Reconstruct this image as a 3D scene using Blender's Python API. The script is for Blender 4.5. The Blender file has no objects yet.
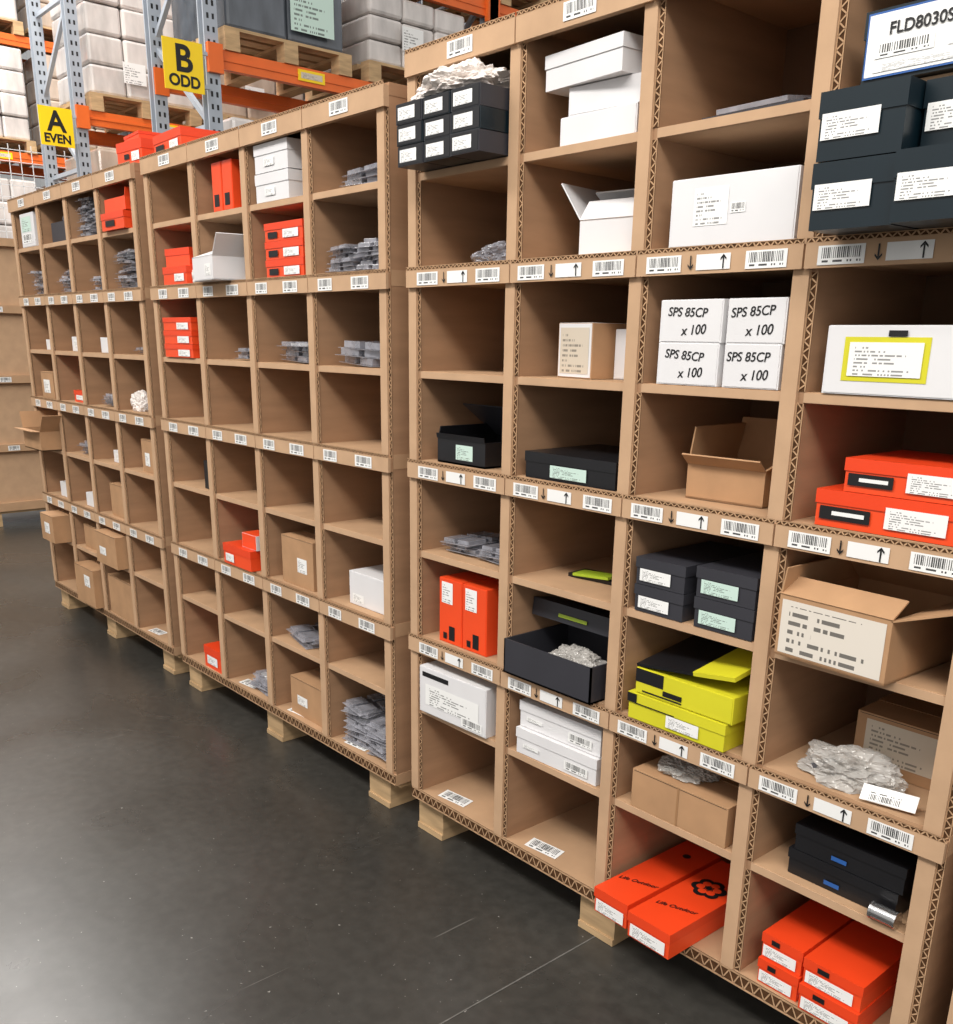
import bpy, bmesh, math, random
from mathutils import Matrix, Vector, noise
random.seed(7)
S = bpy.context.scene
S.view_settings.view_transform = 'Standard'

def lin(c):
    r = []
    for v in c:
        v = v/255.0
        r.append(v/12.92 if v <= .04045 else ((v+.055)/1.055)**2.4)
    return (r[0], r[1], r[2], 1)

def mk(name, c, rough=.6, var=.12, scale=8, metal=0, stretch=(1,1,1), bump=0, spec=.5, alpha=None, trans=0, coat=0):
    m = bpy.data.materials.new(name); m.use_nodes = True
    nt = m.node_tree; b = nt.nodes['Principled BSDF']
    tc = nt.nodes.new('ShaderNodeTexCoord'); mp = nt.nodes.new('ShaderNodeMapping')
    mp.inputs['Scale'].default_value = stretch
    nt.links.new(tc.outputs['Object'], mp.inputs[0])
    n = nt.nodes.new('ShaderNodeTexNoise'); n.inputs['Scale'].default_value = scale; n.inputs['Detail'].default_value = 6
    nt.links.new(mp.outputs[0], n.inputs['Vector'])
    r = nt.nodes.new('ShaderNodeValToRGB')
    l = lin(c)
    r.color_ramp.elements[0].color = tuple(max(0, v*(1-var)) for v in l[:3])+(1,)
    r.color_ramp.elements[1].color = tuple(min(1, v*(1+var)) for v in l[:3])+(1,)
    r.color_ramp.elements[0].position = .3; r.color_ramp.elements[1].position = .7
    nt.links.new(n.outputs[0], r.inputs[0]); nt.links.new(r.outputs[0], b.inputs['Base Color'])
    b.inputs['Roughness'].default_value = rough; b.inputs['Metallic'].default_value = metal
    b.inputs['Specular IOR Level'].default_value = spec
    if alpha is not None: b.inputs['Alpha'].default_value = alpha
    if coat: b.inputs['Coat Weight'].default_value = coat; b.inputs['Coat Roughness'].default_value = .08
    if trans: b.inputs['Transmission Weight'].default_value = trans
    if bump:
        bp = nt.nodes.new('ShaderNodeBump'); bp.inputs['Strength'].default_value = bump; bp.inputs['Distance'].default_value = .004
        nt.links.new(n.outputs[0], bp.inputs['Height']); nt.links.new(bp.outputs[0], b.inputs['Normal'])
    return m

CARD = mk('cardboard', (165,129,99), .8, .10, 5, stretch=(1,1,6), spec=.2)
CARDL = mk('cardboard_face', (192,158,126), .8, .07, 14, spec=.2)
CARDT = mk('cardboard_shelf', (184,149,116), .8, .10, 9, spec=.2)
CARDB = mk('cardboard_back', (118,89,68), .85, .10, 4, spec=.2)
HONEY = mk('honeycomb_paper', (188,152,118), .85, .2, 60, spec=.1)
PIT = mk('honeycomb_cell_shade', (84,58,38), .9, .3, 60, spec=.1)  # dark tone paints in the shade inside the open paper cells
KRAFT = mk('kraft_box', (178,139,103), .75, .1, 12, spec=.3)
TAPE = mk('brown_tape', (160,122,86), .3, .05, 6)
WHITE = mk('white_card', (224,223,224), .5, .03, 8)
LABEL = mk('label_paper', (238,238,236), .5, .02, 8)
ORANGE = mk('orange_card', (238,78,34), .38, .06, 6)
ORANGED = mk('orange_lid', (230,68,28), .38, .06, 6)
BLACK = mk('black_card', (24,24,27), .35, .15, 8)
GREY = mk('dark_grey_card', (52,52,58), .45, .08, 8)
TEAL = mk('dark_teal_card', (10,28,36), .35, .1, 8)
YELLOW = mk('yellow_card', (212,206,44), .4, .05, 8)
SIGNY = mk('sign_yellow', (250,212,20), .4, .03, 3)
INK = mk('black_ink', (18,18,20), .5, .1, 8)
GREEN = mk('green_label', (180,212,196), .5, .05, 8)
LIME = mk('lime_plastic', (165,190,50), .4, .1, 8)
BLUE = mk('blue_print', (40,90,160), .5, .1, 8)
SILV = mk('metal_parts', (120,122,130), .35, .3, 40, metal=.7)
PLAS = mk('clear_plastic', (176,176,184), .1, .3, 25, alpha=.5, bump=.5, coat=.8)
BAG = mk('poly_bag', (206,202,196), .12, .18, 18, bump=.8, alpha=.6, coat=.8)
WBAG = mk('white_poly_bag', (222,214,208), .3, .1, 18, bump=.6)
TIN = mk('tin', (190,190,190), .25, .05, 20, metal=1)
POST = mk('rack_post_paint', (164,172,182), .5, .06, 10)
BEAM = mk('rack_beam_orange', (228,106,38), .45, .06, 6)
WOOD = mk('pallet_wood', (186,156,118), .8, .22, 7, stretch=(1,1,6), spec=.2)
WRAPA = mk('shrink_wrap_pale', (206,200,196), .25, .2, 9, stretch=(1,1,.35), bump=1, coat=.6)
WRAPB = mk('shrink_wrap_dark', (84,90,98), .25, .3, 9, stretch=(1,1,.35), bump=1, coat=.6)
WRAPC = mk('shrink_wrap_brown', (190,172,156), .25, .2, 9, stretch=(1,1,.35), bump=1, coat=.6)
WALL = mk('wall_paint', (228,231,233), .8, .03, 2)

def label_mat(name, kind, bg=(240,240,238), ink=.7, rows=9.0):
    m = bpy.data.materials.new(name); m.use_nodes = True
    nt = m.node_tree; b = nt.nodes['Principled BSDF']; b.inputs['Roughness'].default_value = .5
    def M(op, a, bb=None):
        n = nt.nodes.new('ShaderNodeMath'); n.operation = op
        for i, v in enumerate((a, bb)):
            if v is None: continue
            if isinstance(v, (int, float)): n.inputs[i].default_value = v
            else: nt.links.new(v, n.inputs[i])
        return n.outputs[0]
    def WN(x, y=0.0):
        c = nt.nodes.new('ShaderNodeCombineXYZ')
        nt.links.new(x, c.inputs[0])
        if not isinstance(y, float): nt.links.new(y, c.inputs[1])
        w = nt.nodes.new('ShaderNodeTexWhiteNoise'); w.noise_dimensions = '2D'
        nt.links.new(c.outputs[0], w.inputs['Vector']); return w.outputs['Value']
    uv = nt.nodes.new('ShaderNodeUVMap'); sp = nt.nodes.new('ShaderNodeSeparateXYZ')
    nt.links.new(uv.outputs[0], sp.inputs[0]); u, v = sp.outputs[0], sp.outputs[1]
    ins = M('MULTIPLY', M('GREATER_THAN', u, .08), M('LESS_THAN', u, .92))
    if kind == 'bar':
        u24 = M('MULTIPLY', u, 24.0)
        bars = M('LESS_THAN', M('FRACT', u24), M('ADD', M('MULTIPLY', WN(M('FLOOR', u24)), .55), .25))
        bars = M('MULTIPLY', bars, M('MULTIPLY', M('GREATER_THAN', v, .34), M('LESS_THAN', v, .9)))
        tx = M('GREATER_THAN', WN(M('FLOOR', M('MULTIPLY', u, 30))), .4)
        tx = M('MULTIPLY', tx, M('MULTIPLY', M('GREATER_THAN', v, .13), M('LESS_THAN', v, .24)))
        k = M('MULTIPLY', M('ADD', bars, tx), ins)
        k = M('MULTIPLY', k, .95)
    else:
        ln = M('FLOOR', M('MULTIPLY', v, rows))
        fr = M('FRACT', M('MULTIPLY', v, rows))
        L = M('ADD', M('MULTIPLY', WN(ln), .6), .25)
        k = M('MULTIPLY', M('LESS_THAN', u, L), M('MULTIPLY', M('GREATER_THAN', fr, .3), M('LESS_THAN', fr, .75)))
        k = M('MULTIPLY', k, M('GREATER_THAN', WN(M('FLOOR', M('MULTIPLY', u, 44)), ln), .35))
        k = M('MULTIPLY', k, M('LESS_THAN', v, .9))
        k = M('MULTIPLY', k, ins)
        k = M('MULTIPLY', k, ink)
    mx = nt.nodes.new('ShaderNodeMix'); mx.data_type = 'RGBA'
    mx.inputs['A'].default_value = lin(bg); mx.inputs['B'].default_value = (.02,.02,.02,1)
    nt.links.new(k, mx.inputs['Factor']); nt.links.new(mx.outputs['Result'], b.inputs['Base Color'])
    return m
BAR = label_mat('barcode_label', 'bar')
TXT = label_mat('printed_label', 'txt')
TXTG = label_mat('printed_label_green', 'txt', (200,224,213))
TXTK = label_mat('printed_label_tan', 'txt', (208,196,178), .6)
TXTH = label_mat('printed_label_large', 'txt', (222,214,202), .8, 6.0)

class MB:
    def __init__(s): s.v=[]; s.f=[]; s.m=[]; s.uv=[]; s.mats=[]
    def mi(s, m):
        if m not in s.mats: s.mats.append(m)
        return s.mats.index(m)
    def poly(s, pts, mat, uv=None):
        i = len(s.v); s.v += [tuple(p) for p in pts]; s.f.append(tuple(range(i, i+len(pts)))); s.m.append(s.mi(mat))
        s.uv.append(uv or [(0,0),(1,0),(1,1),(0,1)][:len(pts)] + [(0,0)]*max(0, len(pts)-4))
    def box(s, x0,x1,y0,y1,z0,z1, mat, M=None):
        P = [Vector(p) for p in ((x0,y0,z0),(x1,y0,z0),(x1,y1,z0),(x0,y1,z0),(x0,y0,z1),(x1,y0,z1),(x1,y1,z1),(x0,y1,z1))]
        if M is not None: P = [M @ p for p in P]
        for q in ((0,1,5,4),(1,2,6,5),(2,3,7,6),(3,0,4,7),(4,5,6,7),(3,2,1,0)):
            s.poly([P[k] for k in q], mat)
    def slab(s, o, U, V, t, mat):
        o=Vector(o);U=Vector(U);V=Vector(V);N=U.cross(V).normalized()*t
        a=[o,o+U,o+U+V,o+V]; b=[p+N for p in a]
        s.poly(b,mat); s.poly(a[::-1],mat)
        for i in range(4):
            j=(i+1)%4; s.poly([a[i],a[j],b[j],b[i]],mat)
    def lab(s, x0,x1,z0,z1,y,mat):
        s.poly([(x0,y,z0),(x1,y,z0),(x1,y,z1),(x0,y,z1)],mat)
    def obj(s, name, loc=(0,0,0), rz=0, parent=None, bevel=0, rot=None):
        me = bpy.data.meshes.new(name); me.from_pydata(s.v,[],s.f)
        for m in s.mats: me.materials.append(m)
        ul = me.uv_layers.new(name='UVMap')
        for fi,p in enumerate(me.polygons):
            p.material_index = s.m[fi]
            for j in range(p.loop_total): ul.data[p.loop_start+j].uv = s.uv[fi][j]
        o = bpy.data.objects.new(name, me); S.collection.objects.link(o)
        o.location = loc; o.rotation_euler = rot or (0,0,rz)
        if parent: o.parent = parent
        if bevel:
            bm=bmesh.new(); bm.from_mesh(me); bmesh.ops.remove_doubles(bm,verts=bm.verts,dist=1e-5); bm.to_mesh(me); bm.free()
            b=o.modifiers.new('bevel','BEVEL'); b.width=bevel; b.segments=2; b.limit_method='ANGLE'
        return o

def text(body, size, loc, rot, parent, mat=INK, name='lettering', bold=0.0, shear=0):
    c = bpy.data.curves.new(name,'FONT'); c.body=body; c.size=size; c.align_x='CENTER'; c.align_y='CENTER'; c.offset=bold; c.extrude=.0003; c.shear=shear
    c.materials.append(mat)
    o = bpy.data.objects.new(name,c); S.collection.objects.link(o); o.location=loc; o.rotation_euler=rot; o.parent=parent
    return o

# ---------------- room ----------------
def floor_mat():
    m=bpy.data.materials.new('polished_concrete'); m.use_nodes=True; nt=m.node_tree; b=nt.nodes['Principled BSDF']
    tc=nt.nodes.new('ShaderNodeTexCoord')
    def N(sc,d=8,dis=0,st=None,rot=0):
        n=nt.nodes.new('ShaderNodeTexNoise'); n.inputs['Scale'].default_value=sc; n.inputs['Detail'].default_value=d; n.inputs['Distortion'].default_value=dis
        if st:
            mp=nt.nodes.new('ShaderNodeMapping'); mp.inputs['Scale'].default_value=st; mp.inputs['Rotation'].default_value=(0,0,rot)
            nt.links.new(tc.outputs['Object'],mp.inputs[0]); nt.links.new(mp.outputs[0],n.inputs['Vector'])
        else: nt.links.new(tc.outputs['Object'],n.inputs['Vector'])
        return n.outputs[0]
    def R(src,p0,c0,p1,c1):
        r=nt.nodes.new('ShaderNodeValToRGB'); r.color_ramp.elements[0].position=p0; r.color_ramp.elements[1].position=p1
        r.color_ramp.elements[0].color=c0; r.color_ramp.elements[1].color=c1; nt.links.new(src,r.inputs[0]); return r.outputs[0]
    def mix(f,a,c,mode='MIX'):
        mx=nt.nodes.new('ShaderNodeMix'); mx.data_type='RGBA'; mx.blend_type=mode
        for k,v in (('Factor',f),('A',a),('B',c)):
            if isinstance(v,(int,float,tuple)): mx.inputs[k].default_value=v
            else: nt.links.new(v,mx.inputs[k])
        return mx.outputs['Result']
    a=R(N(.8,9,.6),.3,lin((49,48,45)),.75,lin((70,68,64)))
    c=R(N(30,6),.35,(.8,.8,.8,1),.7,(1.1,1.1,1.1,1))
    x=mix(1.0,a,c,'MULTIPLY')
    x=mix(R(N(90,2),.735,(0,0,0,1),.76,(1,1,1,1)),x,lin((140,138,133)))
    for st,rt,th in (((60,1.2,1),.5,.735),((1.5,70,1),.25,.745),((50,2,1),-.8,.75)):
        x=mix(R(N(1,3,.1,st,rt),th,(0,0,0,1),th+.03,(.4,)*3+(1,)),x,lin((130,127,122)))
    nt.links.new(x,b.inputs['Base Color'])
    nt.links.new(R(N(1.6,8,.6),.3,(.24,)*3+(1,),.75,(.36,)*3+(1,)),b.inputs['Roughness'])
    b.inputs['Specular IOR Level'].default_value=.4
    bp=nt.nodes.new('ShaderNodeBump'); bp.inputs['Strength'].default_value=.08; bp.inputs['Distance'].default_value=.01
    nt.links.new(N(5,4),bp.inputs['Height']); nt.links.new(bp.outputs[0],b.inputs['Normal'])
    return m
mb=MB(); F=floor_mat()
mb.poly([(-20,-10,0),(8,-10,0),(8,16,0),(-20,16,0)],F); mb.obj('floor')
mb=MB(); mb.box(-1.288,-1.2845,-10,2,.0002,.0009,mk('joint_sealant',(96,94,90),.8,.3,30)); mb.obj('trim_1')
mb=MB(); mb.box(-20.2,-20,-10,16,0,9,WALL)
for i in range(52): mb.box(-20,-19.96,-10+i*.5,-9.8+i*.5,0,9,WALL)
mb.obj('wall_left')
mb=MB(); mb.box(-20,8,16,16.2,0,9,WALL)
for i in range(56): mb.box(-20+i*.5,-19.8+i*.5,15.96,16,0,9,WALL)
mb.obj('wall_back')

# ---------------- pigeonhole shelving ----------------
DEP=.38
BZ=(1.51,1.05,.581)
LZ=[.14,.393,.601,.834,1.07,1.289,1.53,1.738]
def zig(mb,x0,x1,z0,z1,y,horiz,p=.019):
    """cut honeycomb edge: flat backing coloured dark as shade in the open cells, thin folded-paper walls"""
    mb.lab(x0,x1,z0,z1,y,PIT)
    yy=y-.0012; t=.0032
    L=(x1-x0) if horiz else (z1-z0); W=(z1-z0) if horiz else (x1-x0)
    n=max(2,int(L/(p*.5)))
    def P(a,b):
        return (x0+a,yy,z0+b) if horiz else (x0+b,yy,z0+a)
    for w0,w1 in ((0,.14*W),(.86*W,W)):
        q=[P(0,w0),P(L,w0),P(L,w1),P(0,w1)]
        mb.poly(q if horiz else q[::-1],HONEY)
    a=0
    st=L/n
    for i in range(n):
        b0,b1=(.1*W,.9*W) if i%2==0 else (.9*W,.1*W)
        j=random.uniform(-.002,.002)
        q=[P(a+j,b0),P(a+t+j,b0),P(a+st+t,b1),P(a+st,b1)]
        if b1<b0: q=[q[3],q[2],q[1],q[0]]
        mb.poly(q if horiz else q[::-1],HONEY)
        a+=st
def arrow(mb,x,z,y,up,s=.012):
    k=1 if up else -1
    pts=[(x-.0014,y,z-k*s),(x+.0014,y,z-k*s),(x+.0014,y,z+k*s*.6),(x-.0014,y,z+k*s*.6)]
    if k<0: pts=pts[::-1]
    mb.poly(pts,INK)
    for sx in (-1,1):
        t=[(x,y,z+k*s),(x,y,z+k*s*.65),(x+sx*.006,y,z+k*s*.15),(x+sx*.006,y,z+k*s*.45)]
        mb.poly(t if sx*k<0 else t[::-1],INK)
def unit(cs,ztop,near):
    mb=MB(); x0=cs[0]-.021; x1=cs[-1]+.021
    for c in cs:
        mb.box(c-.02,c+.02,0,DEP,.11,ztop-.012,CARD)
        mb.box(c-.022,c+.008,-.007,.0,.14,ztop-.05,CARDL)
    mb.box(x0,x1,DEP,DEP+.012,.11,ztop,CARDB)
    for z in BZ:
        mb.box(x0,x1,.0005,DEP,z-.018,z+.02,CARDT)
    mb.box(x0,x1,-.004,DEP,.105,.14,CARDT)
    zig(mb,x0,x1,.107,.139,-.0048,True,.024)
    mb.box(x0,x1,.0,DEP,ztop-.03,ztop-.002,CARD)
    for i in range(len(cs)-1):
        a,b=cs[i],cs[i+1]
        xl=a+.02; xr=b-.02
        for L in (1,3,5,7):
            z=LZ[L]
            mb.box(xl,xr,.001,DEP,z-.018,z,CARDT)
            mb.box(xl,xr,-.002,.001,z-.017,z-.001,CARDL)
        segs=[(.14,LZ[1]-.018),(LZ[1],BZ[2]-.03),(LZ[2],LZ[3]-.018),(LZ[3],BZ[1]-.03),(LZ[4],LZ[5]-.018),(LZ[5],BZ[0]-.03),(LZ[6],LZ[7]-.018),(LZ[7],ztop-.055)]
        for s0,s1 in segs: zig(mb,a+.008,a+.022,s0+.001,s1-.001,-.0012,False)
        if i==len(cs)-2:
            zig(mb,b+.008,b+.021,.15,ztop-.06,-.0012,False)
        e0=a-(.02 if i==0 else -.002); e1=b+(.02 if i==len(cs)-2 else -.002)
        for z in BZ:
            mb.box(e0,e1,-.016,-.008,z-.026,z+.012,CARDL)
            zig(mb,e0,e1,z+.012,z+.021,-.0150,True,.014)
            mb.box(e0,e1,-.008,.0,z-.024,z+.012,CARD)
            y=-.0175; m=(a+b)/2; zc=z-.006
            if near:
                j=random.uniform(-.003,.003)
                mb.lab(a+.028+j,a+.108+j,zc-.016,zc+.013,y,BAR)
                mb.lab(m-.036,m+.036,zc-.014,zc+.012,y,LABEL)
                mb.lab(b-.108+j,b-.028+j,zc-.016,zc+.013,y,BAR)
                arrow(mb,m-.048,zc-.001,y-.0006,False); arrow(mb,m+.022,zc-.001,y-.0008,True)
            else:
                mb.lab(a+.055,a+.125,zc-.017,zc+.014,y,BAR)
                mb.lab(b-.135,b-.055,zc-.017,zc+.014,y,BAR)
        mb.box(e0,e1,-.016,.0,ztop-.055,ztop-.008,CARDL)
        zig(mb,e0,e1,ztop-.009,ztop,-.0150,True,.014)
        m=(a+b)/2
        mb.lab(m-.04,m+.045,ztop-.045,ztop-.013,-.0175,BAR)
        if (near and i in (0,1,3)) or (not near and i in (1,3,2)):
            X=m-.1; q=[(X,.01,.1412),(X+.1,.02,.1412),(X+.09,.065,.1412),(X-.01,.055,.1412)]
            mb.poly(q,BAR)
    mb.obj('pigeonhole_shelf')
    mb=MB()
    for k in range(3):
        xc=(x0+.06)+(x1-x0-.17)*k/2
        for yc in (.08,DEP-.05):
            mb.box(xc-.06,xc+.05,yc-.06,yc+.06,.018,.088,WOOD)
        mb.box(xc-.06,xc+.05,.015,DEP+.01,.001,.018,WOOD)
    for yc in (.07,.19,DEP-.06): mb.box(x0+.01,x1-.01,yc-.05,yc+.05,.088,.1045,WOOD)
    mb.obj('wooden_pallet')
P=.352
C_R=[-1.961+P*i for i in range(5)]
C_M=[-3.493+P*i for i in range(5)]
C_L=[-5.028+P*i for i in range(5)]
C_N=[-.462+P*i for i in range(5)]
unit(C_R,1.995,True); unit(C_M,1.95,False); unit(C_L,1.95,False); unit(C_N,1.995,True)
XL={}
for i in range(4):
    XL[1+i]=C_L[i]+.023; XL[5+i]=C_M[i]+.023; XL[9+i]=C_R[i]+.023

# ---------------- box makers ----------------
def faces_labels(mb,w,d,h,labs,o=.0):
    for n,(f,u0,v0,u1,v1,m) in enumerate(labs):
        e=.0008+o+n*.0003
        if f=='f':
            mb.lab(-w/2+u0*w,-w/2+u1*w,v0*h,v1*h,-d/2-e,m)
        elif f=='t':
            z=h+e; mb.poly([(-w/2+u0*w,-d/2+v0*d,z),(-w/2+u1*w,-d/2+v0*d,z),(-w/2+u1*w,-d/2+v1*d,z),(-w/2+u0*w,-d/2+v1*d,z)],m)
def shoe(mb,w,d,h,mat,lid=None,labs=(),off=(0,0,0),style='shoe'):
    n0=len(mb.v)
    lid=lid or mat
    if style=='shoe':
        mb.box(-w/2+.002,w/2-.002,-d/2+.002,d/2-.002,0,h*.8,mat)
        mb.box(-w/2,w/2,-d/2,d/2,h*.62,h,lid)
        faces_labels(mb,w,d,h,labs)
    elif style=='carton':
        mb.box(-w/2,w/2,-d/2,d/2,0,h,mat)
        mb.box(-w/2,w/2,-.0015,.0015,h,h+.0006,INK)
        mb.box(-w/2-.0006,w/2+.0006,-.022,.022,h-.04,h+.0009,TAPE)
        mb.box(-w/2+.004,w/2-.004,-d/2-.0004,-d/2,h-.004,h-.003,INK)
        faces_labels(mb,w,d,h,labs)
    else:
        mb.box(-w/2,w/2,-d/2,d/2,0,h,mat)
        mb.box(-w/2+.003,w/2-.003,-d/2-.0012,-d/2,.002,h-.001,lid)
        mb.box(-w/2+.002,w/2-.002,-d/2,d/2-.002,h,h+.0008,lid)
        faces_labels(mb,w,d,h,labs,.0012)
    for i in range(n0,len(mb.v)):
        v=mb.v[i]; mb.v[i]=(v[0]+off[0],v[1]+off[1],v[2]+off[2])
def B(name,c,L,a,y,w,h,mat,style='tuck',d=.26,lid=None,labs=(),rot=0,dz=0):
    mb=MB(); shoe(mb,w,d,h,mat,lid,labs,style=style)
    return mb.obj(name,(XL[c]+a+w/2,y+d/2,LZ[L]+dz+.001),math.radians(rot))
def openbox(name,c,L,a,y,w,d,h,mat,flaps,labs=(),rot=0,inner=None,dz=0):
    mb=MB(); t=.004; im=inner or mat
    mb.box(-w/2,w/2,-d/2,-d/2+t,0,h,mat); mb.box(-w/2,w/2,d/2-t,d/2,0,h,mat)
    mb.box(-w/2,-w/2+t,-d/2+t,d/2-t,0,h,mat); mb.box(w/2-t,w/2,-d/2+t,d/2-t,0,h,mat)
    mb.box(-w/2,w/2,-d/2,d/2,0,t,im)
    for s,(ang,ln) in flaps.items():
        r=math.radians(ang); up=math.cos(r)*ln; out=math.sin(r)*ln
        if s=='f': mb.slab((-w/2,-d/2,h),(w,0,0),(0,-out,up),.003,mat)
        if s=='b': mb.slab((-w/2,d/2-.003,h),(w,0,0),(0,out,up),.003,im)
        if s=='l': mb.slab((-w/2,-d/2,h),(0,d,0),(-out,0,up),.003,mat)
        if s=='r': mb.slab((w/2-.003,-d/2,h),(0,d,0),(out,0,up),.003,mat)
    faces_labels(mb,w,d,h,labs)
    return mb.obj(name,(XL[c]+a+w/2,y+d/2,LZ[L]+dz+.001),math.radians(rot))
def blister(name,c,L,a,y,w,d,n,mat=PLAS,step=.011,seed=0):
    rnd=random.Random(seed+c*10+L); mb=MB()
    for i in range(n):
        M=Matrix.Translation((rnd.uniform(-.008,.008),rnd.uniform(-.012,.012),i*step))@Matrix.Rotation(rnd.uniform(-.2,.2),4,'Z')@Matrix.Rotation(rnd.uniform(-.05,.05),4,'Y')
        mb.box(-w/2,w/2,-d/2,d/2,.002,.004,mat,M)
        for k in range(2):
            for j in range(2):
                cx=-w/4+k*w/2; cy=-d/4+j*d/2
                mb.box(cx-w*.19,cx+w*.19,cy-d*.19,cy+d*.19,.004,.004+step*.9,mat,M)
        mb.box(-w*.32,w*.32,-d*.34,d*.3,.003,.004+step*.55,(SILV,GREY,SILV,LABEL)[i%4],M)
    return mb.obj(name,(XL[c]+a+w/2,y+d/2,LZ[L]+.004),0,None,.0015)
def lump(name,loc,sx,sy,sz,mat,seed=0,amp=.28,flat=True,core=None):
    def one(s,m,nm):
        bm=bmesh.new(); bmesh.ops.create_icosphere(bm,subdivisions=6,radius=1)
        for v in bm.verts:
            p=v.co.copy(); n=noise.noise(p*1.7+Vector((seed,0,0)))*amp+(.35-abs(noise.noise(p*3.3+Vector((0,seed,0)))))*amp*.9+(.3-abs(noise.noise(p*8+Vector((seed,seed,0)))))*amp*.4
            q=p*(1+n)*s
            if flat and q.z<-.45: q.z=-.45
            v.co=Vector((q.x*sx,q.y*sy,(q.z+(.45 if flat else 0))*sz))
        me=bpy.data.meshes.new(nm); bm.to_mesh(me); bm.free(); me.materials.append(m)
        o=bpy.data.objects.new(nm,me); S.collection.objects.link(o); return o
    o=one(1,mat,name); o.location=loc
    if core:
        rnd=random.Random(seed); mb=MB()
        for i in range(9):
            M=Matrix.Translation((rnd.uniform(-.5,.5)*sx,rnd.uniform(-.4,.4)*sy,rnd.uniform(.15,.7)*sz))@Matrix.Rotation(rnd.uniform(0,3),4,'Z')@Matrix.Rotation(rnd.uniform(-.4,.4),4,'Y')
            mb.box(-.02,.02,-.009,.009,-.003,.003,core,M)
        mb.obj('parts',(0,0,0),0,o)
    return o

FL=lambda u0,v0,u1,v1,m=TXT:('f',u0,v0,u1,v1,m)
# ===== column 12 =====
for i,(a,dz,y) in enumerate(((.028,0,-.10),(.028,.095,-.10),(.165,0,-.12),(.165,.095,-.06))):
    B('teal_shoe_box',12,6,a,y,.134,.093,TEAL,'shoe',.3,labs=[FL(.05,.3,.72,.68)],dz=dz)
o=B('white_shoe_box',12,7,.04,-.02,.258,.095,TEAL,'shoe',.3,labs=[FL(.02,.05,.975,.96,BLUE),FL(.03,.08,.965,.93,LABEL)])
mb=MB(); mb.lab(-.108,.07,.012,.024,-.1522,TXT); mb.lab(-.108,-.02,.03,.05,-.1522,BAR); mb.lab(.0,.08,.03,.05,-.1522,TXT); mb.obj('label',(0,0,0),0,o)
text('FLD8030SCP/8',.0225,(-.02,-.1523,.066),(math.pi/2,0,0),o,bold=.0003)
o=B('white_labelled_box',12,5,.03,-.005,.268,.106,WHITE,'tuck',.3,labs=[FL(.12,.2,.64,.84,YELLOW)])
mb=MB(); mb.lab(-.092,.028,.029,.081,-.1528-.0008,TXT); mb.lab(-.03,.0,.09,.099,-.1536,INK); mb.obj('label',(0,0,0),0,o)
for (a,w,dz,h) in ((.04,.25,0,.062),(.085,.215,.063,.055)):
    B('orange_shoe_box',12,4,a,.0,w,h,ORANGE,'shoe',.2,lid=ORANGED,dz=dz,labs=[FL(.04,.2,.4,.56,INK),FL(.13,.33,.36,.44,LABEL),FL(.5,.18,.9,.74)])
openbox('open_cardboard_carton',12,3,.018,-.035,.21,.25,.11,KRAFT,{'r':(70,.1),'b':(-50,.1),'f':(-60,.05),'l':(-8,.05)},labs=[FL(.03,.06,.96,.94,TXTH)],rot=-3)
B('cardboard_carton',12,2,.1,.14,.19,.11,KRAFT,'carton',.2,labs=[FL(.1,.2,.8,.9,TXTK)])
lump('poly_bag_of_parts',(XL[12]+.13,.07,LZ[2]+.001),.095,.05,.036,BAG,3,.4,core=SILV)
mb=MB(); mb.slab((0,0,0),(.09,.02,0),(-.004,.02,.022),.002,LABEL); mb.slab((.01,.0,.003),(.06,.014,0),(-.003,.013,.014),-.0012,BAR); mb.obj('loose_label',(XL[12]+.19,.0,LZ[2]+.006))
for a,dz in ((.06,0),(.068,.054)):
    B('black_box',12,1,a,.02,.215,.053,BLACK,'shoe',.25,dz=dz,labs=[FL(.36,.2,.5,.36,BLUE)])
M=Matrix.Rotation(math.pi/2,4,'Y')
bm=bmesh.new(); bmesh.ops.create_cone(bm,cap_ends=True,segments=32,radius1=.015,radius2=.015,depth=.045,matrix=M)
for k in (-.022,.022): bmesh.ops.create_cone(bm,cap_ends=True,segments=32,radius1=.0165,radius2=.0165,depth=.004,matrix=Matrix.Translation((k,0,0))@M)
me=bpy.data.meshes.new('tin_can'); bm.to_mesh(me); bm.free(); me.materials.append(TIN)
o=bpy.data.objects.new('tin_can',me); S.collection.objects.link(o); o.location=(XL[12]+.265,.0,LZ[1]+.0175)
for a,w,dz,y in ((.035,.09,0,.0),(.035,.09,.056,.005),(.132,.12,0,-.01),(.132,.12,.056,-.005)):
    B('orange_shoe_box',12,0,a,y,w,.055,ORANGE,'shoe',.24,lid=ORANGED,dz=dz,labs=[FL(.06,.1,.86,.56),FL(.25,.68,.45,.88,INK)])
# ===== column 11 =====
mb=MB(); mb.slab((0,0,0),(.2,.0,.002),(.02,.1,.004),.008,GREY); mb.slab((.03,.0,.009),(.14,.0,.002),(.01,.08,.01),.008,PLAS); mb.obj('mesh_pouch',(XL[11]+.07,.03,LZ[7]+.001))
B('white_labelled_box',11,6,.038,.0,.252,.113,WHITE,'tuck',.26,labs=[FL(.2,.3,.48,.85),FL(.5,.45,.62,.6,BAR)],rot=2)
for i,(a,w,dz) in enumerate(((.032,.138,0),(.032,.14,.076),(.182,.115,0),(.182,.118,.076))):
    o=B('white_box_with_handwriting',11,5,a,.0,w,.075,WHITE,'tuck',.2,dz=dz)
    text('SPS 85CP',.0225,(-.008,-.1018,.053),(math.pi/2,.07-.04*i,0),o,shear=.15,bold=.0002); text('x 100',.024,(.008,-.1018,.022),(math.pi/2,-.06,0),o,shear=.2,bold=.0002)
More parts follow.
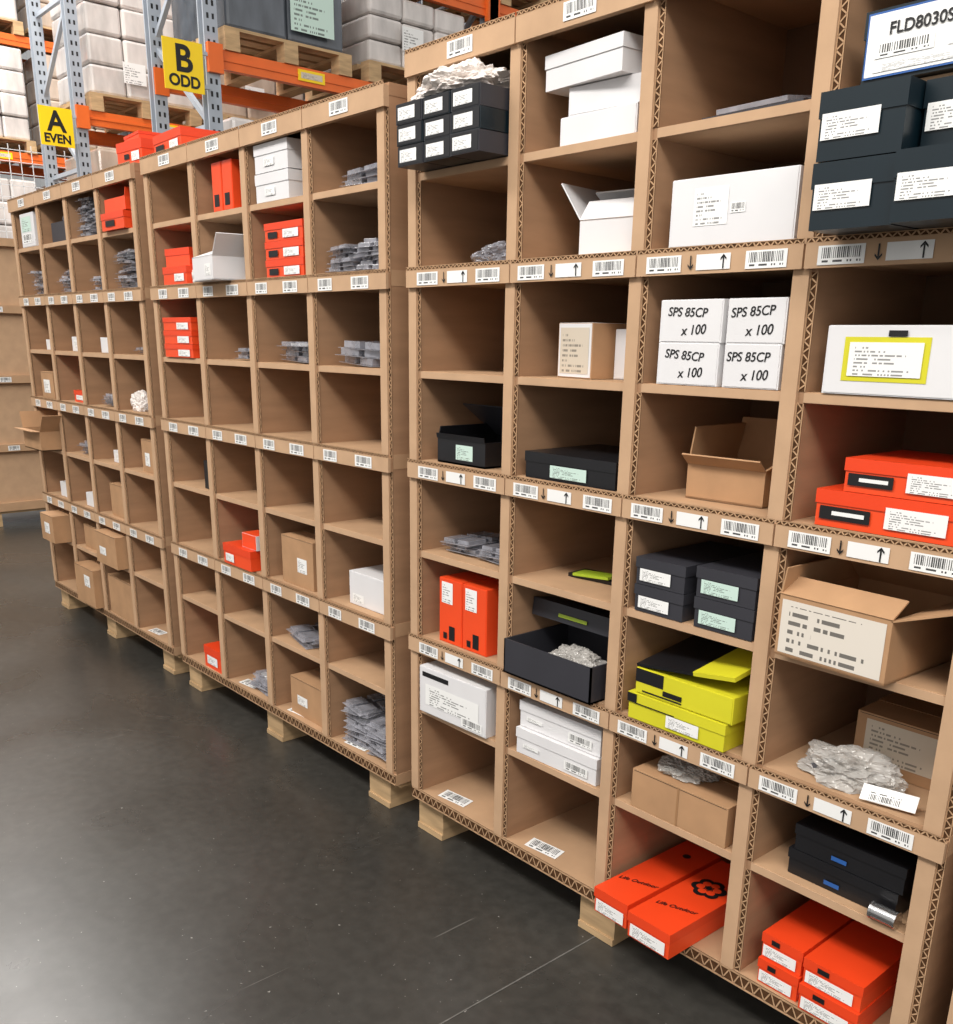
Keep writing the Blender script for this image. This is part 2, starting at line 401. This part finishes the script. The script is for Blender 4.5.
openbox('open_cardboard_carton',11,4,.075,.06,.17,.18,.07,KRAFT,{'b':(10,.08),'l':(-8,.07),'r':(55,.05),'f':(50,.03)},labs=[],rot=3)
for a,w,h,dz,lb in ((.015,.125,.056,0,TXT),(.015,.125,.056,.057,TXT),(.165,.135,.06,0,TXTG),(.165,.135,.06,.061,TXTG)):
    B('black_shoe_box',11,3,a,-.005,w,h,GREY,'shoe',.25,dz=dz,labs=[FL(.1,.15,.72,.6,lb)])
B('yellow_shoe_box',11,2,.025,-.015,.245,.058,YELLOW,'shoe',.26,labs=[('f',.08,.62,.5,.66,INK),FL(.42,.15,.75,.6,TXT),('f',.0,.64,.1,.98,BLACK)])
mb=MB(); w,d,h=.24,.24,.055
shoe(mb,w,d,h,YELLOW,YELLOW,[('f',.0,.45,.3,.98,BLACK),('f',.3,.2,.5,.4,INK),('f',.08,.1,.5,.16,INK)],style='tuck')
mb.slab((-w/2,-d/2,h+.002),(w*.62,0,.018),(0,d,.03),.006,BLACK); mb.slab((w*.1,-d/2-.003,h+.02),(w*.4,0,.014),(0,d*.9,.028),.009,YELLOW)
mb.obj('open_yellow_shoe_box',(XL[11]+.04+w/2,-.01+d/2,LZ[2]+.061))
B('cardboard_carton',11,1,.04,.0,.245,.088,KRAFT,'carton',.24,labs=[('f',.49,.0,.51,.99,TAPE)])
lump('poly_bag_of_parts',(XL[11]+.13,.07,LZ[1]+.0915),.06,.045,.02,BAG,9,.35,core=GREY)
for a,w in ((.012,.098),(.122,.115)):
    o=B('orange_shoe_box',11,0,a,-.085 if a>.1 else -.07,w,.06,ORANGE,'shoe',.33,lid=ORANGED,labs=[FL(.08,.08,.9,.58)],rot=-1)
    fl=MB()
    def disc(x,y,r,z,m,n=20): fl.poly([(x+r*math.cos(2*math.pi*k/n),y+r*math.sin(2*math.pi*k/n),z) for k in range(n)],m,[(0,0)]*n)
    if a>.1:
        for k in range(6):
            t=2*math.pi*k/6+.3; disc(.024*math.cos(t),.024*math.sin(t)+.04,.0165,.0612+k*.00002,INK)
        for k in range(6):
            t=2*math.pi*k/6+.3; disc(.019*math.cos(t),.019*math.sin(t)+.04,.0098,.0616+k*.00002,ORANGED)
        disc(0,.04,.007,.0619,INK)
    else: disc(0,.1,.01,.0612,INK)
    fl.obj('printed_flower',(0,0,0),0,o)
    text('Life Outdoor',.017,(0,-.075,.0612),(0,0,math.radians(20)),o,shear=.4)
# ===== column 10 =====
B('white_box',10,7,.08,.02,.2,.054,WHITE,'tuck',.22)
B('white_box',10,7,.09,.03,.19,.05,WHITE,'tuck',.22,dz=.0565,rot=3)
B('white_box',10,7,.04,.01,.22,.064,WHITE,'shoe',.24,dz=.109,rot=-4)
openbox('open_white_box',10,6,.115,.05,.165,.16,.07,WHITE,{'b':(-60,.12),'l':(35,.09),'f':(-40,.05)},rot=8)
B('labelled_carton',10,5,.075,.04,.12,.112,KRAFT,'tuck',.1,lid=WHITE,labs=[FL(.08,.08,.92,.92,TXTK)],rot=-10)
B('white_box',10,5,.205,.08,.096,.1,WHITE,'tuck',.16)
B('black_shoe_box',10,4,.025,.0,.27,.058,BLACK,'shoe',.25,labs=[FL(.3,.12,.7,.58,TXTG)])
mb=MB(); mb.slab((0,0,0),(.2,.02,.0),(.0,.06,.002),.008,BLACK); mb.slab((.02,-.006,.006),(.1,.01,.006),(.0,.04,.002),.006,LIME); mb.slab((.12,.03,.006),(.09,.01,.016),(0,.05,.002),.005,GREEN); mb.obj('packaged_gloves',(XL[10]+.08,.1,LZ[3]+.001))
mb=MB(); w,d,h,t=.28,.22,.085,.004
mb.box(-w/2,w/2,-d/2,-d/2+t,0,h,GREY); mb.box(-w/2,w/2,d/2-t,d/2,0,h,GREY); mb.box(-w/2,-w/2+t,-d/2,d/2,0,h,GREY); mb.box(w/2-t,w/2,-d/2,d/2,0,h,GREY); mb.box(-w/2,w/2,-d/2,d/2,0,t,BLACK)
mb.slab((-w/2,d/2-.004,h),(w,0,0),(0,-.05,.075),.003,GREY)
mb.slab((-w/2,d/2-.054,h+.075),(w,0,0),(0,-.07,.012),.003,GREY)
mb.slab((-w/2,d/2-.124,h+.087),(w,0,0),(0,-.006,-.042),.003,GREY)
mb.slab((-.05,d/2-.1305,h+.066),(.09,0,0),(0,-.0015,-.008),.0014,LIME)
for sx in (-w/2,w/2): mb.poly([(sx,d/2-.004,h),(sx,d/2-.124,h+.045),(sx,d/2-.124,h+.087),(sx,d/2-.054,h+.075)],GREY)
mb.obj('open_grey_shoe_box',(XL[10]+.143,-.03+d/2,LZ[2]+.001))
lump('poly_bag_of_parts',(XL[10]+.17,.045,LZ[2]+.03),.075,.05,.036,BAG,5,.35,core=SILV)
for dz,y in ((0,.0),(.068,.01)):
    B('white_box',10,1,.022,y,.26,.066,WHITE,'shoe',.24,dz=dz,labs=[FL(.62,.15,.9,.5,BAR),FL(.1,.3,.3,.45,TXT)],rot=1.5)
# ===== column 9 =====
mb=MB()
for i in range(3):
    for j in range(3):
        shoe(mb,.094,.2,.041,TEAL if (i+j)%2 else GREY,BLACK,[FL(.1,.2,.75,.82,TXT)],off=(-.098+i*.098+random.uniform(-.001,.001),random.uniform(-.004,.004),j*.0425),style='tuck')
mb.obj('stack_of_small_boxes',(XL[9]+.155,.02,LZ[7]+.001))
lump('crumpled_poly_bag',(XL[9]+.155,-.005,LZ[7]+.1305),.115,.07,.04,WBAG,11,.4)
lump('poly_bag_of_parts',(XL[9]+.2,.1,LZ[6]+.001),.075,.07,.034,PLAS,2,core=SILV)
mb=MB(); mb.box(-.012,.012,-.012,.012,0,.03,BLACK); mb.box(-.008,.008,-.008,.008,.03,.04,GREY); mb.obj('small_cap_bottle',(XL[9]+.28,.1,LZ[5]+.001),0,None,.003)
openbox('open_black_box',9,4,.05,.01,.18,.2,.06,BLACK,{'b':(-55,.14),'f':(10,.012),'l':(-20,.03)},labs=[FL(.4,.2,.75,.8,TXTG)],inner=GREY)
blister('blister_pack_stack',9,3,.04,.04,.11,.16,3); blister('blister_pack_stack',9,3,.17,.03,.11,.16,3,seed=4)
for a in (.06,.155):
    B('orange_box',9,2,a,.01,.092,.172,ORANGE,'tuck',.16,labs=[FL(.12,.62,.6,.95,TXT),FL(.45,.06,.7,.28,INK),FL(.2,.06,.36,.16,INK)])
B('white_carton',9,1,.008,-.015,.262,.13,WHITE,'tuck',.22,labs=[FL(.05,.8,.45,.9,INK),FL(.1,.2,.9,.65,TXT),FL(.65,.05,.95,.25,BAR)],rot=2)
B('cardboard_carton',9,0,.19,.12,.11,.1,KRAFT,'carton',.2,labs=[FL(.3,.2,.9,.8,TXT)])
# ===== column 8 =====
blister('blister_pack_stack',8,7,.1,.03,.17,.18,3,step=.014)
for a,s in ((.03,1),(.16,2),(.1,5)): blister('blister_pack_stack',8,6,a,.02 if s<4 else .19,.12,.14,5+s if s<4 else 10,seed=s)
blister('blister_pack_stack',8,5,.06,.02,.2,.2,3,step=.02)
B('white_box',8,2,.08,.03,.19,.1,WHITE,'tuck',.2,labs=[FL(.1,.1,.4,.35,TXT)])
for a,y,n in ((.03,.03,11),(.165,.02,9),(.12,.2,14)): blister('blister_pack_stack',8,0,a,y,.12,.15,n,seed=n)
# ===== column 7 =====
for dz in (0,.078): B('white_box',7,7,.03,.0,.19,.075,WHITE,'shoe',.24,dz=dz,labs=[('f',.3,.2,.6,.5,TXT)])
for dz in (0,.05,.1): B('orange_shoe_box',7,6,.07,.0,.215,.049,ORANGE,'shoe',.24,lid=ORANGED,dz=dz,labs=[FL(.1,.15,.35,.5,INK),FL(.5,.12,.9,.58)])
blister('blister_pack_stack',7,5,.07,.03,.2,.2,4,step=.014)
B('cardboard_carton',7,2,.07,.01,.19,.155,KRAFT,'carton',.2,labs=[FL(.5,.3,.8,.6,TXT)])
blister('blister_pack_stack',7,1,.06,.02,.16,.18,3)
B('cardboard_carton',7,0,.07,.02,.21,.13,KRAFT,'carton',.22,labs=[FL(.2,.3,.5,.55,TXT)])
# ===== column 6 =====
for a in (.09,.16): B('orange_box',6,7,a,.01,.065,.14,ORANGE,'tuck',.18,labs=[FL(.2,.1,.7,.35,INK)])
openbox('open_white_box',6,6,.04,-.06,.2,.2,.07,WHITE,{'f':(-70,.08),'b':(-30,.06),'r':(40,.08)},labs=[FL(.6,.2,.9,.7,TXT)],rot=-8)
blister('blister_pack_stack',6,5,.15,.03,.13,.15,3)
B('orange_shoe_box',6,2,.06,-.02,.2,.07,ORANGE,'shoe',.2,lid=ORANGED,labs=[FL(.1,.15,.4,.55,TXT)])
B('white_box',6,2,.17,.0,.1,.05,WHITE,'tuck',.14,dz=.0715,lid=ORANGE)
blister('blister_pack_stack',6,0,.12,.02,.15,.16,4)
# ===== column 5 =====
B('orange_shoe_box',5,6,.04,.0,.19,.06,ORANGE,'shoe',.22,lid=ORANGED,labs=[FL(.5,.2,.9,.6,TXT)]); B('orange_shoe_box',5,6,.03,.02,.17,.06,ORANGE,'shoe',.2,lid=ORANGED,dz=.061,rot=4)
lump('poly_bag_of_parts',(XL[5]+.262,.05,LZ[6]+.001),.03,.04,.06,WBAG,14)
for dz in (0,.045,.09): B('orange_shoe_box',5,5,.03,-.01,.23,.044,ORANGE,'shoe',.2,lid=ORANGED,dz=dz,labs=[FL(.5,.1,.9,.6,TXT)])
B('black_box',5,3,.22,.02,.06,.1,BLACK,'tuck',.1)
B('white_box',5,3,.14,.13,.07,.07,WHITE,'tuck',.1)
B('orange_shoe_box',5,0,.15,.0,.14,.085,ORANGE,'shoe',.2,lid=ORANGED,labs=[FL(.2,.2,.8,.6,TXT)])
# ===== columns 1-4 =====
B('orange_shoe_box',4,7,.04,-.02,.22,.06,ORANGE,'shoe',.25,lid=ORANGED,labs=[FL(.2,.2,.6,.55,INK)]); openbox('open_orange_box',4,7,.04,.0,.2,.2,.05,ORANGE,{'b':(-40,.06),'r':(20,.03)},dz=.0615)
blister('blister_pack_stack',4,6,.05,.02,.16,.18,12)
lump('poly_bag_of_parts',(XL[4]+.1,.06,LZ[4]+.001),.045,.045,.05,WBAG,21)
blister('blister_pack_stack',4,4,.18,.04,.1,.14,3)
blister('blister_pack_stack',4,5,.12,.04,.13,.14,2)
B('cardboard_carton',4,3,.14,.02,.15,.13,KRAFT,'carton',.2,labs=[FL(.2,.2,.5,.6,TXT)])
blister('blister_pack_stack',3,7,.04,.02,.11,.18,13); blister('blister_pack_stack',3,7,.175,.03,.11,.16,10,seed=3)
blister('blister_pack_stack',3,6,.08,.03,.15,.16,5)
B('white_box',3,5,.16,.02,.12,.06,WHITE,'tuck',.15)
blister('blister_pack_stack',3,4,.1,.03,.15,.16,4)
B('white_box',3,3,.13,.04,.12,.05,WHITE,'tuck',.15,labs=[FL(.2,.2,.8,.8,TXT)])
B('cardboard_carton',3,2,.1,.02,.17,.14,KRAFT,'carton',.2)
B('cardboard_carton',3,1,.05,-.05,.24,.14,KRAFT,'carton',.24,labs=[FL(.2,.3,.5,.55,TXT)])
B('cardboard_carton',3,0,.02,.0,.27,.18,KRAFT,'carton',.24)
B('black_box',2,7,.06,.02,.19,.08,GREY,'tuck',.2)
lump('poly_bag_of_parts',(XL[2]+.15,.1,LZ[7]+.083),.06,.05,.03,PLAS,8)
blister('blister_pack_stack',2,6,.1,.02,.15,.15,8)
B('orange_shoe_box',2,4,.12,.02,.15,.05,ORANGE,'shoe',.2,lid=ORANGED,labs=[FL(.2,.2,.8,.6,TXT)])
B('white_box',2,5,.14,.03,.13,.06,WHITE,'tuck',.15,labs=[FL(.2,.2,.8,.8,TXT)])
blister('blister_pack_stack',2,3,.1,.03,.15,.16,5)
B('cardboard_carton',2,0,.05,-.04,.24,.18,KRAFT,'carton',.24,labs=[FL(.5,.5,.8,.8,TXT)])
B('white_box',2,2,.14,.02,.12,.06,WHITE,'tuck',.15)
B('cardboard_carton',2,1,.06,.02,.2,.11,KRAFT,'carton',.2)
B('white_box',1,7,.06,.0,.19,.14,WHITE,'tuck',.22,labs=[FL(.1,.45,.8,.9,TXTG),FL(.1,.1,.8,.4,BAR)])
blister('blister_pack_stack',1,6,.08,.02,.16,.16,9)
B('white_box',1,5,.14,.03,.1,.045,WHITE,'tuck',.15)
B('cardboard_carton',1,4,.1,.0,.17,.12,KRAFT,'carton',.2,labs=[FL(.2,.2,.7,.7,TXT)])
openbox('open_cardboard_carton',1,3,.03,-.09,.25,.28,.09,KRAFT,{'f':(85,.04),'r':(40,.1),'l':(20,.08)})
B('cardboard_carton',1,1,.1,-.08,.18,.13,KRAFT,'carton',.3,labs=[FL(.3,.3,.7,.7,TXT)])
B('white_box',1,2,.14,.02,.12,.07,WHITE,'tuck',.15)
# boxes on top of the shelving
mb=MB(); shoe(mb,.2,.25,.085,ORANGE,ORANGED,[FL(.3,.3,.5,.5,INK),FL(.6,.2,.9,.55,TXT)]); mb.obj('orange_shoe_box',(-3.73,.16,1.951),.06)
mb=MB(); shoe(mb,.17,.22,.025,ORANGE,ORANGED,[]); mb.obj('orange_shoe_box',(-3.72,.16,2.037),-.08)
mb=MB(); shoe(mb,.25,.22,.07,ORANGE,ORANGED,[FL(.1,.2,.4,.5,INK),FL(.6,.2,.9,.55,TXT)]); mb.obj('orange_shoe_box',(-3.38,.14,1.951),-.05)

# ---------------- opposite unit seen from back ----------------
mb=MB(); mb.box(-7.9,-7.5,-1.6,1.4,.11,1.98,CARDL)
for z in (1.515,1.04,.56,.14,1.955): mb.box(-7.5,-7.47,-1.6,1.4,z-.03,z+.03,CARDT)
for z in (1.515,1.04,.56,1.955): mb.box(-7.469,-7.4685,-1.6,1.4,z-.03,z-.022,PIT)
for y in (-1.6,-.1,1.36): mb.box(-7.5,-7.48,y,y+.04,.11,1.98,CARDL)
for z in (1.515,1.04,.56):
    mb.poly([(-7.4683,.5,z-.015),(-7.4683,.58,z-.015),(-7.4683,.58,z+.02),(-7.4683,.5,z+.02)],BAR)
mb.obj('pigeonhole_shelf')
mb=MB()
for k in range(4):
    y=-1.5+k*.9; mb.box(-7.6,-7.48,y,y+.1,.018,.09,WOOD); mb.box(-7.9,-7.78,y,y+.1,.018,.09,WOOD); mb.box(-7.9,-7.48,y,y+.1,.001,.018,WOOD)
for x in (-7.9,-7.75,-7.6): mb.box(x,x+.1,-1.58,1.38,.09,.108,WOOD)
mb.obj('wooden_pallet')
# fence
mb=MB(); W=mk('fence_wire',(215,218,220),.4,.03)
for i in range(100): mb.box(-10.003,-9.997,-4+i*.1,-3.994+i*.1,.05,3.0,W)
for i in range(30): mb.box(-10.003,-9.997,-4,6,.05+i*.1,.056+i*.1,W)
for y in (-4,-1.5,1,3.5,6): mb.box(-10.03,-9.97,y-.03,y+.03,0,3.05,W)
mb.obj('wire_mesh_fence')

# ---------------- pallet racking ----------------
def rack(xf,dep,y0,nb,bl,levels,H=5.2):
    mb=MB(); pw=.09
    for i in range(nb+1):
        y=y0+i*bl
        for x in (xf-.08,xf-dep):
            mb.box(x,x+.012,y,y+pw,0,H,POST); mb.box(x+.068,x+.08,y,y+pw,0,H,POST); mb.box(x+.012,x+.068,y+pw-.01,y+pw,0,H,POST)
            mb.box(x-.02,x+.1,y-.03,y+pw+.03,0,.012,POST)
            k=.1
            while k<H:
                mb.poly([(x+.0806,y+.02,k),(x+.0806,y+.035,k),(x+.0806,y+.035,k+.03),(x+.0806,y+.02,k+.03)],INK)
                mb.poly([(x+.0806,y+.055,k),(x+.0806,y+.07,k),(x+.0806,y+.07,k+.03),(x+.0806,y+.055,k+.03)],INK)
                k+=.07
        z=.2; fl=0; ya=y+.04
        while z+.6<H:
            a=(xf-.04,ya,z); b=(xf-dep+.04,ya,z+.6)
            if fl: a=(xf-dep+.04,ya,z); b=(xf-.04,ya,z+.6)
            d=Vector(b)-Vector(a); mb.slab(a,d,(0,.03,0),.03,POST)
            fl^=1; z+=.6
        for z in (.2,1.4,2.6,3.8): mb.box(xf-dep+.04,xf-.04,ya,ya+.03,z,z+.03,POST)
    for z in levels:
        for i in range(nb):
            a=y0+i*bl+pw; b=y0+(i+1)*bl
            for x in (xf-.055,xf-dep+.01):
                mb.box(x,x+.05,a,b,z-.055,z+.05,BEAM)
                mb.box(x+.05,x+.056,a,b,z-.01,z+.005,BEAM)
                mb.box(x+.045,x+.085,a-.085,a+.012,z-.09,z+.07,BEAM); mb.box(x+.045,x+.085,b-.012,b+.085,z-.09,z+.07,BEAM)
            m=(a+b)/2
            for yy in (a+.55,m+.5):
                mb.box(xf-.004,xf+.002,yy,yy+.2,z-.03,z+.035,SIGNY)
                mb.poly([(xf+.003,yy+.02,z-.015),(xf+.003,yy+.18,z-.015),(xf+.003,yy+.18,z+.02),(xf+.003,yy+.02,z+.02)],TXTK)
    return mb.obj('pallet_rack')
def pallet_load(x,y,z,w,d,h,wrap,green=False,seed=1,n=3,lh=.22):
    mb=MB()
    for k in range(3):
        yy=y+k*(d-.1)/2
        for xx in (x-.1,x-w/2-.05,x-w): mb.box(xx,xx+.1,yy,yy+.1,.022+z,.095+z,WOOD)
        mb.box(x-w,x,yy,yy+.1,z+.001,z+.022,WOOD)
    for k in range(6):
        xx=x-w+k*(w-.1)/5; mb.box(xx,xx+.1,y,y+d,z+.113,z+.13,WOOD)
    for k in range(3):
        yy=y+k*(d-.1)/2; mb.box(x-w,x,yy,yy+.1,z+.095,z+.113,WOOD)
    mb.obj('wooden_pallet')
    mb=MB(); rnd=random.Random(seed); lay=max(1,round(h/lh)); z0=z+.1315
    for l in range(lay):
        for i in range(n):
            for j in range(2):
                a=y+.03+i*(d-.06)/n; b=a+(d-.06)/n-.006; e=rnd.uniform(-.012,.012)
                xa=x-.03-(j+1)*(w-.06)/2; xb=xa+(w-.06)/2-.006
                mb.box(xa+e,xb+e,a,b,z0+l*h/lay,z0+(l+1)*h/lay-.005,wrap)
    if green: mb.poly([(x+.006,y+d*.5,z0+.06),(x+.006,y+d*.85,z0+.06),(x+.006,y+d*.85,z0+.3),(x+.006,y+d*.5,z0+.3)],TXTG)
    else: mb.poly([(x+.006,y+d*.3,z0+.1),(x+.006,y+d*.5,z0+.1),(x+.006,y+d*.5,z0+.25),(x+.006,y+d*.3,z0+.25)],TXT)
    mb.obj('shrink_wrapped_goods',bevel=.022)
rack(-6.0,.85,1.5,3,2.25,(1.5,2.98,3.68))
rack(-8.25,.85,1.5,3,2.25,(1.5,2.98,4.1))
rack(-12,1.0,-3.2,4,2.25,(1.6,3.2,4.35),6)
k=0
for y in (1.63,2.69,3.88,4.92): pallet_load(-5.99,y,3.031,.83,.92,.44,(WRAPB,WRAPA,WRAPC,WRAPA)[k%4],k==0,k,2 if k==0 else 3,.44 if k==0 else .15); k+=1
for y in (1.63,2.69,3.88): pallet_load(-5.99,y,1.551,.83,.92,1.0,(WRAPC,WRAPA,WRAPB)[k%3],False,k); k+=1
for y in (1.63,2.69,3.88,4.92): pallet_load(-5.99,y,3.731,.83,.92,.8,WRAPA,False,k); k+=1
for y in (1.63,2.69,3.88,4.92): pallet_load(-8.24,y,3.031,.83,.92,.85,(WRAPC,WRAPA)[k%2],False,k); k+=1
for y in (1.63,2.69,3.88): pallet_load(-8.24,y,1.551,.83,.92,1.1,(WRAPA,WRAPC)[k%2],False,k); k+=1
for y in (1.63,2.69): pallet_load(-8.24,y,4.151,.83,.92,.8,WRAPA,False,k); k+=1
for z,h in ((3.251,.9),(1.651,1.2),(4.401,1.2)):
    for y in (-.8,.2,1.5,2.5,3.7,4.7): pallet_load(-11.98,y,z,1.0,.9,h,(WRAPA,WRAPA,WRAPC)[k%3],False,k); k+=1
def sign(x,y,z,l1,l2):
    mb=MB(); mb.box(-.003,.003,-.125,.125,-.135,.135,SIGNY); mb.box(-.02,-.003,.0,.16,-.1,-.08,POST); mb.box(-.02,-.003,.0,.16,.08,.1,POST)
    o=mb.obj('aisle_sign',(x,y,z),0)
    text(l1,.2,(.0045,0,.03),(math.pi/2,0,math.pi/2),o,bold=.005); text(l2,.085,(.0045,0,-.085),(math.pi/2,0,math.pi/2),o,bold=.003)
sign(-5.97,1.34,2.89,'B','ODD'); sign(-8.22,1.34,2.87,'A','EVEN')

# ---------------- lights ----------------
w=bpy.data.worlds.new('World'); S.world=w; w.use_nodes=True
w.node_tree.nodes['Background'].inputs[0].default_value=(1,.97,.94,1); w.node_tree.nodes['Background'].inputs[1].default_value=.72
def area(name,loc,tgt,sx,sy,e,col=(1,.96,.91)):
    l=bpy.data.lights.new(name,'AREA'); l.shape='RECTANGLE'; l.size=sx; l.size_y=sy; l.energy=e; l.color=col
    o=bpy.data.objects.new(name,l); S.collection.objects.link(o); o.location=loc
    o.rotation_euler=(Vector(tgt)-Vector(loc)).to_track_quat('-Z','Y').to_euler()
area('ceiling_light',(-2,-3.2,5.0),(-2,0,.9),9,.9,370)
area('ceiling_light',(2.5,-2.5,4.5),(-1,0,1),3,.6,95)
area('ceiling_light',(-9,.5,6.5),(-9,2,2),6,1.5,600)

# ---------------- camera ----------------
cam=bpy.data.cameras.new('camera'); co=bpy.data.objects.new('camera',cam); S.collection.objects.link(co)
R=Vector((.65427,.75611,.01436)).normalized(); Fw=Vector((-.71982,.62848,-.29471)).normalized()
U=R.cross(Fw).normalized(); R=Fw.cross(U)
m=Matrix(((R.x,U.x,-Fw.x,0),(R.y,U.y,-Fw.y,-1.5),(R.z,U.z,-Fw.z,1.367),(0,0,0,1)))
co.matrix_world=m
cam.sensor_fit='HORIZONTAL'; cam.sensor_width=36; cam.lens=950/953*36; cam.shift_y=120/953; cam.clip_start=.02
S.camera=co
